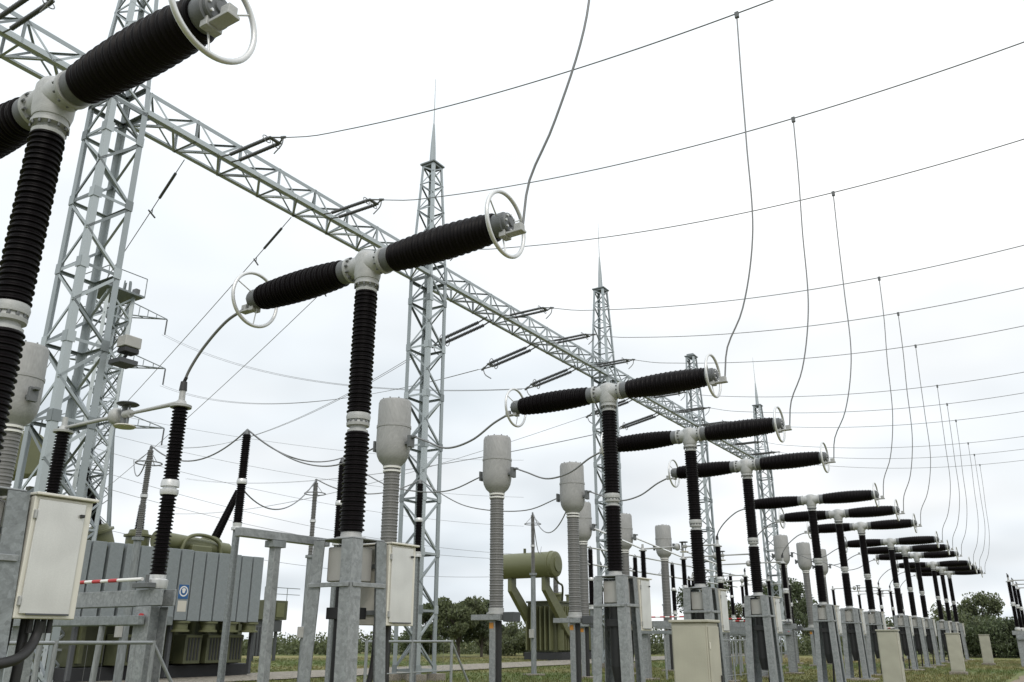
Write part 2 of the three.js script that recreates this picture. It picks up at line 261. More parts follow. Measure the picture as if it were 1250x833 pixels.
function buildBreaker(lod, label, at) {
  const g = G['b' + (lod === 1)] ??= breakerGeo(lod), t = thing('circuit_breaker', label, 'circuit breaker', at, 'row of T-shaped circuit breakers');
  G.legs ??= [[1, 1], [1, -1], [-1, 1], [-1, -1]].map(([a, b]) => legGeo(a, b));
  G.legs.forEach((l, i) => mesh('leg', l, i % 2 ? M.galvB : M.galv, t));
  mesh('lower_insulator', g.lower, M.porcelain, t); mesh('upper_insulator', g.upper, M.porcelain, t);
  mesh('joint_flange', g.joint, M.cast, t); mesh('base_flange', g.foot, M.aluDull, t);
  const hub = mesh('hub', g.hub, M.cast, t); mesh('neck', g.neck, M.cast, hub); mesh('bolts', g.bolts, M.castDark, hub);
  for (const k of 'LR') { const a = mesh('interrupter', g['arm' + k], M.porcelain, t); mesh('collar', g['collar' + k], M.castDark, a); const c = mesh('end_cap', g['cap' + k], M.castDark, t); mesh('bolts', g['capBolts' + k], M.alu, c); const r = mesh('grading_ring', g['ring' + k], M.alu, t); g['spoke' + k].forEach((q) => mesh('spoke', q, M.alu, r)); mesh('terminal_pad', g['pad' + k], M.aluDull, t); }
  G.plate ??= join([box(-.34, .34, 2.925, 2.945, -.32, .32)]); mesh('top_plate', G.plate, M.galv, t);
  G.cross ??= [box(-.36, .36, 2.30, 2.36, .365, .385), box(.385, .405, 2.30, 2.36, -.32, .32)]; G.cross.forEach((c) => mesh('cross_bar', c, M.galv, t));
  G.mech ??= box(-.2, .24, 2.38, 2.84, -.2, .22, .02); const mb = mesh('mechanism_box', G.mech, M.panel, t);
  G.rod ??= join([cyl(V(0, 1.1, 0), V(0, 2.36, 0), .16, .16, 14), cyl(V(0, .75, 0), V(0, 1.1, 0), .10, .16, 14), box(-.19, .19, 1.9, 2.05, -.19, .19)]); mesh('spring_drive', G.rod, M.dark, mb);
  G.cab ??= box(-.15, .325, 1.83, 2.9, -.92, -.38, .012); const cb = mesh('control_cabinet', G.cab, M.steelEdge, t), CE = M.steelEdge, CD = M.steel; mesh('door_frame', G.cabFrame ??= box(.327, .40, 1.82, 2.9, -.94, -.37, .01), CE, cb);
  G.cabDoor ??= box(.401, .422, 1.86, 2.87, -.865, -.405, .008); mesh('door', G.cabDoor, CD, cb);
  G.cabRoof ??= box(-.17, .45, 2.903, 2.93, -.97, -.36, .008); mesh('roof_lip', G.cabRoof, CE, cb);
  G.cabLip ??= box(.424, .432, 1.85, 1.866, -.86, -.46, .002); mesh('handle', G.cabHandle ??= box(.423, .45, 2.74, 2.77, -.85, -.81, .004), M.dark, cb); mesh('drip_strip', G.cabLip, M.steelDark, cb);
  mesh('hinge', G.cabHinge ??= join([box(.402, .435, 2.69, 2.77, -.398, -.378, .004), box(.402, .435, 1.93, 2.01, -.398, -.378, .004)]), M.aluDull, cb);
  mesh('cabinet_bracket', G.brk ??= join([box(-.1, .3, 2.58, 2.64, -.382, -.355, 0), box(-.1, .3, 1.96, 2.02, -.382, -.355, 0)]), M.galvB, t);
  mesh('cable_conduit', G.cond ??= join([tubeG([V(.2, 1.84, -.6), V(.2, 1.6, -.6), V(.2, 1.3, -.6), V(.18, .8, -.55), V(.16, 0, -.5)], .045, 20, 8), tubeG([V(.1, 1.84, -.5), V(.1, 1.6, -.5), V(.1, 1.2, -.45), V(.05, .8, -.35), V(0, 0, -.3)], .04, 20, 8)]), M.cable, t);
  for (const [sx, sz] of [[1, 1], [1, -1], [-1, 1], [-1, -1]]) mesh('foot_plate', (G['fp' + sx + sz] ??= box(sx * .39 - .16, sx * .39 + .16, .04, .0585, sz * .35 - .16, sz * .35 + .16, .004)), M.galvB, t);
  mesh('concrete_base', G.cb ??= box(-.75, .75, -.2, .04, -.72, .72, .03), M.concrete, t);
  return t;
}
const bProto = [];
BZ.forEach((z, i) => {
  const lod = i < 5 ? 0 : 1, label = i === 0 ? 'black T-shaped circuit breaker cropped by the frame, beside the large polished cabinet' : `black T-shaped circuit breaker, ${ORD[i]} in its row from the large polished cabinet`;
  if (!bProto[lod]) { bProto[lod] = buildBreaker(lod, label, [BX, 0, z]); return; }
  copyThing(bProto[lod], label, [BX, 0, z], rr(-.012, .012));
});
{ // the goal-post frame tied to the second breaker's stand
  const t = thing('goal_post_stand', 'galvanised goal-post cable stand tied to the leg of the second breaker stand', 'steel frame', [BX - .55, 0, BZ[1]]);
  mesh('cross_beam', box(-.065, .065, 2.89, 3.0, -.1, 1.5), M.galv, t); mesh('leg', box(-.055, .055, .02, 2.888, .80, .91), M.galv, t); mesh('foot_plate', box(-.15, .15, 0, .018, .7, 1.01, .003), M.galvB, t); mesh('gusset', box(-.08, .08, 2.80, 2.886, .74, .97, .004), M.galvB, t);
}
{ const t = thing('cable_conduit', 'thick black corrugated conduit curving down from the large polished cabinet', 'cable', [BX, 0, BZ[0]]); mesh('hose', tubeG([V(.3, 1.80, -.68), V(.3, 1.66, -.66), V(.36, 1.56, -.58), V(.46, 1.48, -.42), V(.5, 1.43, -.1), V(.5, 1.40, .3), V(.45, .9, .75), V(.4, 0, .8)], .045, 60, 10), M.cable, t); mesh('gland', join([-.09, -.03, .03, .09].map((d) => cyl(V(.3, 1.70, -.68 + d), V(.3, 1.83, -.68 + d), .025, .025, 8))), M.cable, t); }

// ------------------------------------------------------------------ current transformers
function ctGeo() {
  G.ctPor ??= sheds(3.42, 44, () => .222, .93, 24).translate(0, 2.55, 0);
  G.ctTank ??= lathe([[0, 6.02], [.23, 6.03], [.26, 6.08], [.36, 6.18], [.43, 6.32], [.462, 6.5], [.466, 6.7], [.462, 7.08], [.475, 7.085], [.475, 7.15], [.455, 7.155], [.45, 7.78], [.42, 7.86], [.30, 7.89], [.10, 7.90], [.09, 7.94], [0, 7.945]], 32, .5);
  G.ctRing ??= join([lathe([[0, 5.98], [.245, 5.98], [.25, 6.03], [0, 6.035]], 24), lathe([[0, 5.88], [.24, 5.88], [.245, 5.925], [0, 5.93]], 24)]);
  G.ctBolts ??= join(Array.from({ length: 10 }, (_, k) => { const a = k / 10 * TAU; return cyl(V(Math.cos(a) * .38, 7.86, Math.sin(a) * .38), V(Math.cos(a) * .38, 7.895, Math.sin(a) * .38), .02, .02, 6); }));
  G.ctTerm ??= [join([box(-.62, -.44, 6.56, 6.74, -.06, .06), box(-.64, -.58, 6.5, 6.8, -.1, .1)]), join([box(.44, .62, 6.58, 6.66, -.08, .08), box(.56, .66, 6.5, 6.82, -.1, .1), box(.62, .78, 6.74, 6.80, -.06, .06)])];
  G.ctFoot ??= lathe([[0, 2.36], [.30, 2.36], [.30, 2.41], [.24, 2.42], [.235, 2.55], [0, 2.56]], 24);
  G.ctBeam ??= join([box(-.75, .32, 2.19, 2.35, -.28, -.12), box(-.75, .32, 2.19, 2.35, .12, .28)]);
  G.ctBox ??= box(.36, .75, 2.14, 2.42, -.2, .2, .02); G.ctCol ??= box(-.16, .05, 0.06, 2.18, -.14, .14, .006); G.ctDuct ??= box(.055, .15, 0.03, 2.18, -.1, .1, .02);
  G.ctTag ??= box(-.155, -.005, 1.95, 2.12, .143, .147, 0); G.ctBase ??= box(-.4, .4, -.2, .06, -.4, .4, .02);
}
function buildCT(label, at) {
  ctGeo(); const t = thing('current_transformer', label, 'current transformer', at, 'grey current transformers behind the breakers');
  mesh('insulator', G.ctPor, M.greyPorcelain, t); const k = mesh('head_tank', G.ctTank, M.ctTank, t); mesh('bolts', G.ctBolts, M.castDark, k); mesh('flange_rings', G.ctRing, M.white, k); G.ctTerm.forEach((g) => mesh('terminal', g, M.castDark, k));
  mesh('base_flange', G.ctFoot, M.aluDull, t); mesh('support_beam', G.ctBeam, M.galv, t); mesh('terminal_box', G.ctBox, M.steelDark, t); mesh('column', G.ctCol, M.galv, t); mesh('cable_duct', G.ctDuct, M.cable, t); mesh('marker_plate', G.ctTag, M.orange, t); mesh('concrete_base', G.ctBase, M.concrete, t); return t;
}
const CT = [[-18.8, -9.35], [-14.75, BZ[2]], [-14.8, BZ[3]], [-14.85, BZ[4]], [-19, BZ[5]], [-19.05, -41.3], [-19.1, -46.8], [-14.7, BZ[8]], [-14.6, BZ[9]], [-14.7, BZ[10]]];
let ct0; CT.forEach(([x, z], i) => { const l = i === 0 ? 'grey current transformer partly hidden behind the cropped breaker column' : i < 4 ? `grey current transformer on a beam support, ${ORD[i - 1]} of the three beside the spired towers` : i < 7 ? `grey current transformer set back behind the disconnectors, ${ORD[i - 4]} of three` : `distant grey current transformer behind the far breakers, ${ORD[i - 7]} of three`; if (!ct0) ct0 = buildCT(l, [x, 0, z]); else copyThing(ct0, l, [x, 0, z]); });

// ------------------------------------------------------------------ disconnectors
function buildDisc(label, at) {
  const t = thing('disconnector', label, 'disconnector', at, 'centre-break disconnectors');
  G.dUp ??= sheds(1.28, 22, () => .132, .74, 24).translate(0, 4.16, 0); G.dLo ??= sheds(1.32, 22, () => .135, .74, 24).translate(0, 2.62, 0);
  G.dJ ??= lathe([[0, 3.92], [.14, 3.92], [.15, 3.96], [.15, 4.01], [.11, 4.02], [.11, 4.05], [.15, 4.06], [.15, 4.11], [.14, 4.17], [0, 4.17]], 24, .5);
  G.dF ??= lathe([[0, 2.42], [.16, 2.42], [.17, 2.47], [.17, 2.55], [.13, 2.57], [.13, 2.63], [0, 2.63]], 24, .5);
  G.dC ??= join([lathe([[0, 5.43], [.18, 5.43], [.185, 5.47], [.10, 5.50], [.07, 5.56], [0, 5.57]], 24, .5), cyl(V(0, 5.55, 0), V(0, 5.74, 0), .055, .05, 12)]);
  G.dClamp ??= join([cyl(V(0, 5.74, 0), V(0, 5.90, 0), .068, .055, 12), cyl(V(0, 5.9, 0), V(0.05, 5.98, 0), .03, .03, 8)]);
  for (const x of [0, -3.53]) {
    const p = new THREE.Group(); p.name = 'post'; p.position.x = x; t.add(p);
    mesh('lower_insulator', G.dLo, M.porcelain, p); mesh('upper_insulator', G.dUp, M.porcelain, p); mesh('joint_flange', G.dJ, M.alu, p); mesh('base_flange', G.dF, M.alu, p); mesh('top_cap', G.dC, M.aluDull, p); if (!x) mesh('clamp', G.dClamp, M.dark, p);
  }
  mesh('contact_arm', G.dA1 ??= join([cyl(V(-.05, 5.53, 0), V(-1.45, 5.53, 0), .042, .03, 14), cyl(V(-1.42, 5.53, 0), V(-1.6, 5.53, 0), .075, .075, 12)]), M.aluDull, t);
  mesh('contact_arm', G.dA2 ??= join([cyl(V(-3.45, 5.53, 0), V(-1.75, 5.53, 0), .032, .04, 14), new THREE.SphereGeometry(.15, 20, 14).scale(.9, 1.1, 1).translate(-1.86, 5.53, 0)]), M.aluDull, t);
  const disc = (y) => lathe([[0, y - .02], [.17, y - .022], [.20, y], [.17, y + .022], [0, y + .02]], 28, .8).translate(-1.55, 0, 0);
  mesh('corona_disc', G.dD1 ??= disc(5.72), M.steelDark, t); mesh('corona_disc', G.dD2 ??= disc(5.30), M.paper, t); mesh('disc_stem', G.dS ??= join([cyl(V(-1.62, 5.3, 0), V(-1.62, 5.72, 0), .05, .05, 10), cyl(V(-1.48, 5.3, 0), V(-1.48, 5.72, 0), .02, .02, 8)]), M.castDark, t);
  mesh('base_beam', G.dB ??= join([box(-3.95, .35, 2.15, 2.40, .10, .14), box(-3.95, .35, 2.15, 2.40, -.14, -.10)]), M.galv, t);
  mesh('lower_beam', G.dB2 ??= join([box(-4.6, .1, 1.86, 2.0, .20, .32), box(-4.6, .1, 1.86, 2.0, -.32, -.20)]), M.galvB, t);
  mesh('column', G.dCol ??= join([box(-.22, .16, 0.05, 2.14, -.17, -.15), box(-.22, .16, 0.05, 2.14, .15, .17), box(-.05, -.03, .05, 2.14, -.15, .15)]), M.galv, t); mesh('column', G.dCol2 ??= box(-3.75, -3.45, .05, 2.14, -.15, .15), M.galv, t);
  mesh('strut', G.dSt ??= join([cyl(V(-1.0, 0.02, .25), V(-.9, 1.86, .25), .05, .05, 8), cyl(V(-2.6, 0.02, .25), V(-2.6, 1.86, .25), .05, .05, 8)]), M.galv, t);
  mesh('operating_rod', G.dR ??= cyl(V(-3.5, 2.56, .2), V(-.1, 2.56, .2), .028, .028, 10), M.white, t);
  for (let k = 0; k < 6; k++) mesh('red_band', (G['dRb' + k] ??= cyl(V(-.75 - k * .45, 2.56, .2), V(-.98 - k * .45, 2.56, .2), .031, .031, 10)), M.red, t);
  mesh('crank', G.dK ??= join([box(-.24, .16, 2.42, 2.50, .12, .28, .01), cyl(V(.05, 2.42, .22), V(.05, 2.62, .22), .03, .03, 8)]), M.castDark, t);
  mesh('red_button', G.dBt ??= new THREE.CylinderGeometry(.055, .055, .03, 16).rotateX(Math.PI / 2).translate(-.02, 1.98, .19), M.red, t);
  mesh('footing', G.dFt ??= join([box(-.4, .4, -.2, .05, -.4, .4, .02), box(-4, -3.2, -.2, .05, -.4, .4, .02)]), M.concrete, t); return t;
}
const DZ = [[-12.4, BZ[1]], [-12.4, BZ[5]], [-12.4, BZ[6]], [-12.4, BZ[7]], [-12.4, BZ[11]], [-12.4, BZ[12]], [-12.4, BZ[13]]];
const d0 = buildDisc('disconnector with striped red and white rod in front of the radiator bank', [DZ[0][0], 0, DZ[0][1]]);
DZ.slice(1).forEach(([x, z], i) => copyThing(d0, i < 3 ? `disconnector behind the middle breakers, ${ORD[i]} of three from the largest kiosk` : `distant disconnector behind the last group of breakers, ${ORD[i - 3]} of three`, [x, 0, z]));
[-66, -71, -76].forEach((z, i) => copyThing(d0, `disconnector beside the dirt track, ${ORD[i]} of three`, [-2.95 + .02 * i, -.25, z], Math.PI));

// ------------------------------------------------------------------ tall post insulators and surge arresters near the gantry
function tube(name, p, r, m, label, cat, group, n = 28) { const o = mesh(numbered(name), tubeG(p, r, n, 6), m, scene); o.userData = { label, category: cat }; if (group) o.userData.group = group; return o; }
function buildPost(label, at) {
  const t = thing('post_insulator', label, 'post insulator', at, 'black two-part post insulators on steel columns');
  mesh('upper_insulator', G.pU ??= sheds(1.42, 22, () => .14, .78, 16).translate(0, 6.33, 0), M.porcelain, t); mesh('lower_insulator', G.pL ??= sheds(1.22, 19, () => .145, .78, 16).translate(0, 4.98, 0), M.porcelain, t);
  mesh('joint_flange', G.pJ ??= lathe([[0, 6.18], [.15, 6.18], [.16, 6.22], [.16, 6.29], [.14, 6.34], [0, 6.34]], 16), M.alu, t); mesh('base_flange', G.pB ??= lathe([[0, 4.78], [.17, 4.78], [.17, 4.86], [.13, 4.88], [.14, 4.99], [0, 5]], 16), M.alu, t); mesh('top_cap', G.pC ??= lathe([[0, 7.74], [.11, 7.75], [.08, 7.85], [.04, 7.9], [0, 7.95]], 14), M.castDark, t);
  mesh('column', G.pK ??= join([box(-.07, .07, .05, 4.78, -.08, -.065, 0), box(-.07, .07, .05, 4.78, .065, .08, 0), box(-.008, .008, .05, 4.78, -.065, .065, 0)]), M.galvB, t); mesh('concrete_base', G.pF ??= box(-.35, .35, -.2, .05, -.35, .35, .02), M.concrete, t); return t;
}
const POST = [[-21.0, -17.6], [-21.5, -22.5], [-21.9, -27.6]];
let p0; POST.forEach(([x, z], i) => { const l = ['black post insulator rising beside the angled transformer bushing', 'black post insulator half hidden behind the second breaker column', 'black post insulator beside the leg of the first spired tower'][i]; if (!p0) p0 = buildPost(l, [x, 0, z]); else copyThing(p0, l, [x, 0, z]); });
function buildArr(label, at) {
  const t = thing('surge_arrester', label, 'surge arrester', at, 'slim grey surge arresters with a ring');
  mesh('insulator', G.aI ??= join([sheds(1.5, 24, () => .105, .78, 14).translate(0, 6.2, 0), sheds(1.3, 21, () => .105, .78, 14).translate(0, 4.8, 0)]), M.greyPorcelain, t); mesh('joint_flange', G.aJ ??= cyl(V(0, 6.1, 0), V(0, 6.2, 0), .12, .12, 14), M.alu, t);
  const r = mesh('grading_ring', G.aR ??= new THREE.TorusGeometry(.42, .022, 6, 36).rotateX(Math.PI / 2).translate(0, 7.25, 0), M.wire, t); (G.aS ??= [0, 1, 2].map((k) => cyl(V(0, 7.68, 0), V(Math.cos(k * 2.1) * .42, 7.25, Math.sin(k * 2.1) * .42), .012, .012, 5))).forEach((q) => mesh('spoke', q, M.wire, r));
  mesh('top_cap', G.aC ??= cyl(V(0, 7.7, 0), V(0, 7.85, 0), .06, .04, 10), M.castDark, t); mesh('pole', G.aP ??= join([cyl(V(0, .05, 0), V(0, 4.7, 0), .135, .12, 14), cyl(V(0, 4.7, 0), V(0, 4.8, 0), .19, .19, 14)]), M.galvB, t); mesh('counter', G.aK ??= box(-.1, .1, 1.7, 2.1, .13, .28, .01), M.panel, t); mesh('concrete_base', G.aF ??= box(-.4, .4, -.2, .05, -.4, .4, .02), M.concrete, t); return t;
}
let a0; [[-25.4, -17.3], [-25.2, -24.9], [-22.6, -37.9]].forEach(([x, z], i) => { const l = ['slim grey surge arrester with a ring above the radiator bank', 'slim grey surge arrester with a ring between the cable frame and second breaker stand', 'slim grey surge arrester with a ring in front of the cylindrical oil conservator'][i]; if (!a0) a0 = buildArr(l, [x, 0, z]); else copyThing(a0, l, [x, 0, z]); });

// ------------------------------------------------------------------ kiosk cabinets
let k0; [[-5.22, -13.9], [-5.22, -31.8], [-5.22, -50.6], [-5.22, -69.4]].forEach(([x, z], i) => {
  const l = i ? `beige control kiosk on the grass, ${ORD[i]} along the breaker row from the largest one` : 'largest beige control kiosk standing in front of the third and fourth breakers';
  if (k0) { copyThing(k0, l, [x, 0, z]); return; }
  const t = k0 = thing('control_kiosk', l, 'cabinet', [x, 0, z], 'beige control kiosks');
  mesh('body', box(-.30, .30, .10, 1.90, -.27, .27, .015), M.kiosk, t); mesh('door', box(.302, .318, .18, 1.84, -.245, .245, .006), M.kiosk, t); mesh('door', box(-.275, .275, .18, 1.84, .272, .288, .006), M.kiosk, t); mesh('roof', box(-.33, .34, 1.902, 1.945, -.30, .31, .012), M.kiosk, t); mesh('handle', box(.319, .35, .95, 1.1, -.21, -.18, .005), M.dark, t); mesh('hinge', join([box(.319, .335, 1.5, 1.6, .225, .25, .004), box(.319, .335, .4, .5, .225, .25, .004)]), M.steelEdge, t); mesh('plinth', box(-.4, .4, -.2, .098, -.37, .37, .02), M.concrete, t);
});

// ------------------------------------------------------------------ guard rails with wire mesh
function guardRail(x, z0, z1, label) {
  const t = thing('guard_fence', label, 'fence', [x, 0, 0], 'low wire guard fences'); const n = Math.max(1, Math.round((z0 - z1) / 1.5));
  for (let i = 0; i <= n; i++) { const z = z0 + (z1 - z0) * i / n; mesh('post', cyl(V(0, 0, z), V(0, 1.63, z), .032, .032, 10), M.galv, t); }
  for (const y of [1.6, 1.0, .3]) mesh('rail', cyl(V(0, y, z0), V(0, y, z1), y > 1.5 ? .026 : .012, y > 1.5 ? .026 : .012, 8), M.galv, t);
  mesh('brace', cyl(V(0, 1.58, z1), V(.15, .03, z1 - 1.0), .026, .026, 8), M.galv, t);
  const w = []; for (let z = z0; z > z1; z -= .25) w.push(cyl(V(0, .1, z), V(0, 1.6, z), .0025, .0025, 4)); mesh('wire_mesh', join(w), M.wire, t);
}
guardRail(-11.65, -3.9, -8.45, 'low guard fence in front of the striped rod disconnector'); guardRail(-11.65, -13.2, -16.0, 'low guard fence in front of the first spired tower');
guardRail(-11.65, -33.5, -40, 'low guard fence behind the largest kiosk');

// ------------------------------------------------------------------ power transformers
function rib(x0, x1, y0, y1, z0, z1) { return box(x0, x1, y0, y1, z0, z1, .01); }
{
  const t = thing('power_transformer', 'olive green power transformer with a long grey radiator bank and slanted black bushings', 'transformer', [-36, 0, -25]);
  mesh('tank', join([box(-2.6, 1.2, .55, 5.2, -5.2, 3.6, .05), box(-2.75, 1.35, 5.2, 5.35, -5.35, 3.75, .02)]), M.oliveDark, t);
  mesh('plinth', box(-3, 1.6, -.2, .54, -5.4, 3.9, .03), M.dark, t);
  for (let k = 0; k < 10; k++) mesh('tank_rib', rib(1.2, 1.42, .7, 5.1, -4.9 + k * .9, -4.72 + k * .9), M.olive, t);
  // radiator panels, each a flat plate with its own gap
  let z = 5.25; for (let k = 0; k < 14; k++) { const w = .63, gap = k === 2 || k === 3 ? .14 : .055; z -= w + gap; const p = mesh('radiator_panel', G.rad ??= box(0, .5, 2.4, 5.42, 0, .61, .02), M.radiator, t); p.position.set(2.5 + (k % 3 === 1 ? .012 : 0), (k % 4) * .008, z); if (k === 7) { const s = mesh('safety_sign', box(.502, .512, 3.3, 3.9, .06, .57, 0), M.blue, p); const ring = mesh('safety_sign_disc', new THREE.RingGeometry(.17, .225, 28).rotateY(Math.PI / 2).translate(.516, 3.62, .315), M.white, p); mesh('safety_sign_figure', join([new THREE.CircleGeometry(.075, 20).rotateY(Math.PI / 2).translate(.516, 3.61, .315), new THREE.CircleGeometry(.105, 20, 0, Math.PI).rotateY(Math.PI / 2).translate(.517, 3.65, .315)]), M.white, p); mesh('paper_notice', box(.502, .508, 2.76, 3.22, .09, .54, 0), M.paper, p); } }
  mesh('radiator_header', join([cyl(V(2.7, 5.2, -4.6), V(2.7, 5.2, 4.7), .12, .12, 12), cyl(V(2.4, 2.8, -4.6), V(2.4, 2.8, 4.7), .12, .12, 12)]), M.oliveDark, t);
  mesh('radiator_frame', join([box(2.4, 2.6, .1, 2.48, -4.7, -4.55), box(2.4, 2.6, .1, 2.48, 4.3, 4.45), box(2.4, 2.6, .1, 2.48, -.1, .05)]), M.steelDark, t);
  for (const zz of [-4.3, -3.1, -1.9, -.4, 1.2]) { const u = mesh('pipe_turret', lathe([[0, 0], [.42, 0], [.42, .08], [.33, .1], [.33, .35], [.42, .37], [.42, .45], [0, .45]], 20, .5), M.olive, t); u.position.set(2.65, 1.95, zz); }
  for (const zz of [-3.9, -2.7, -1.5, .6, 1.8]) { const b = mesh('cooling_fan_box', box(1.45, 2.3, .6, 1.85, zz - .45, zz + .45, .03), M.oliveDark, t); for (let k = 0; k < 4; k++) mesh('grille_bar', (G['gr' + k] ??= box(2.302, 2.33, .75, 1.7, -.3 + k * .17, -.22 + k * .17, .004)), M.dark, b).position.z = zz; mesh('top_edge', box(2.302, 2.34, 1.72, 1.82, zz - .43, zz + .43, .004), M.olive, b); }
  // turrets and slanted bushings
  const turret = (x, z, tilt, h, name = 'bushing') => { const u = new THREE.Group(); u.name = name; u.position.set(x, 5.3, z); u.rotation.x = tilt; t.add(u); mesh('turret', lathe([[0, 0], [.55, 0], [.55, 1.0], [.66, 1.02], [.66, 1.12], [.48, 1.14], [.42, 1.35], [0, 1.4]], 24, .5), M.olive, u); mesh('insulator', sheds(h, Math.round(h / .075), (q) => .235 - .06 * q, .8, 18).translate(0, 1.38, 0), M.porcelain, u); mesh('top_cap', cyl(V(0, 1.38 + h, 0), V(0, 1.62 + h, 0), .1, .06, 12), M.alu, u); };
  turret(-.9, 1.5, .40, 2.7); turret(-.9, -4.0, -.42, 2.9); turret(-1.6, -.6, 0, 1.2);
  mesh('top_manifold', join([cyl(V(-.2, 6.15, -.6), V(-.2, 5.9, -4.8), .42, .42, 18), box(-.9, .5, 5.3, 6.0, -3.4, -2.2, .08)]), M.olive, t); mesh('pipe', tubeG([V(.3, 5.3, -1.6), V(.35, 6.3, -2.0), V(.3, 6.5, -3.0), V(.3, 6.2, -3.9), V(.3, 5.4, -4.1)], .09, 24, 10), M.olive, t);
  mesh('conservator', join([lathe([[0, 0], [.8, .02], [.96, .12], [.98, .3], [.98, 3.3], [.96, 3.5], [.8, 3.6], [0, 3.62]], 28, .5).rotateZ(Math.PI / 2).translate(1.4, 8.75, 6.9)]), M.olive, t); mesh('conservator_support', join([box(-1.4, -1.1, 5.3, 7.9, 4.9, 5.3), box(.4, .7, 5.3, 7.9, 4.9, 5.3), box(-1.6, 1.0, 4.6, 5.3, 3.5, 5.5)]), M.oliveDark, t);
}
{
  const t = thing('power_transformer', 'distant olive transformer with a cylindrical conservator on slanted arms', 'transformer', [-40, 0, -68.6]);
  const c = mesh('conservator', lathe([[0, 0], [.85, .02], [1.0, .1], [1.04, .25], [1.04, 4.85], [1.1, 4.87], [1.1, 5.0], [1.04, 5.02], [1.02, 5.35], [.8, 5.46], [0, 5.48]], 32, .5).rotateZ(-Math.PI / 2).translate(-.5, 7.5, 5.9), M.olive, t); mesh('manhole_cover', join([cyl(V(4.97, 7.5, 5.9), V(5.06, 7.5, 5.9), .6, .6, 24)]), M.olive, c); mesh('filler', cyl(V(1.8, 8.5, 5.9), V(1.8, 8.9, 5.9), .12, .12, 10), M.oliveDark, c);
  const arm = (x) => { const s = new THREE.Shape([[0, 0], [.75, 0], [.75, -.8], [4.6, -4.0], [4.6, -5.1], [3.7, -4.6], [0, -1.2]].map((q) => new THREE.Vector2(...q))); const g = new THREE.ExtrudeGeometry(s, { depth: .34, bevelEnabled: true, bevelSize: .02, bevelThickness: .02, bevelSegments: 1 }); g.rotateY(Math.PI / 2); g.translate(x, 6.65, 6.2); mesh('conservator_arm', boxUV(g), M.olive, t); };
  arm(.3); arm(3.6);

  mesh('tank', join([box(.4, 3.2, .6, 4.6, -6.5, 3.2, .05), box(.3, 3.3, 4.6, 4.75, -6.6, 3.3, .02)]), M.oliveDark, t); mesh('plinth', box(.2, 3.9, -.2, .59, -6.8, 3.5, .03), M.dark, t);
  for (let k = 0; k < 24; k++) mesh('cooling_fin', G.fin ??= box(3.2, 3.75, .75, 4.3, 0, .12, .01), M.olive, t).position.z = -6.4 + k * .40;
  for (let k = 0; k < 6; k++) mesh('cooling_fin', G.finE ??= box(0, .12, .75, 4.3, 3.2, 3.7, .01), M.olive, t).position.x = .5 + k * .46;
  const bush = (x, z, rx, rz, h) => { const u = new THREE.Group(); u.name = 'bushing'; u.position.set(x, 4.7, z); u.rotation.set(rx, 0, rz); t.add(u); mesh('turret', lathe([[0, 0], [.5, 0], [.5, .7], [.6, .72], [.6, .82], [0, .85]], 20, .5), M.olive, u); mesh('insulator', sheds(h, 30, (q) => .26 - .06 * q, .82, 16).translate(0, .83, 0), M.greyPorcelain, u); mesh('top_cap', cyl(V(0, .83 + h, 0), V(0, 1.05 + h, 0), .1, .06, 10), M.alu, u); };
  bush(1.8, .6, .2, -.1, 3.4); bush(1.4, -3.0, 0, 0, 3.6); mesh('pipe', tubeG([V(4.4, 6.5, 5.4), V(4.3, 6.1, 4.6), V(4.0, 5.9, 3.4), V(3.3, 4.8, 2.2)], .09, 20, 8), M.oliveDark, t);
}
{
  const t = thing('auxiliary_transformer', 'small distant olive transformer box on a stand with hand rails', 'transformer', [-55, 0, -50]);
  mesh('housing', box(-1, 1, 3.1, 4.6, -1.3, 1.3, .05), M.oliveDark, t); mesh('hatch', box(1.0, 1.06, 3.3, 4.4, -.9, -.1, .01), M.olive, t); mesh('stand', join([box(-.9, .9, 2.2, 3.08, -.9, .9), box(-.7, -.5, 0, 2.2, -.7, -.5), box(.5, .7, 0, 2.2, -.7, -.5), box(.5, .7, 0, 2.2, .5, .7), box(-.7, -.5, 0, 2.2, .5, .7)]), M.steelDark, t);
  mesh('hand_rail', join([cyl(V(.9, 4.6, 1.2), V(.9, 5.6, 1.2), .03), cyl(V(.9, 5.6, 1.2), V(.9, 5.6, -2.6), .03), cyl(V(.9, 4.6, -1.2), V(.9, 5.6, -1.2), .03), cyl(V(.9, 5.1, 1.2), V(.9, 5.1, -2.6), .025)]), M.galvB, t); mesh('radiator', join([0, 1, 2, 3].map((k) => box(.9, 1.5, .4, 2.6, 1.3 + k * .3, 1.5 + k * .3, .02))), M.steelDark, t);
}

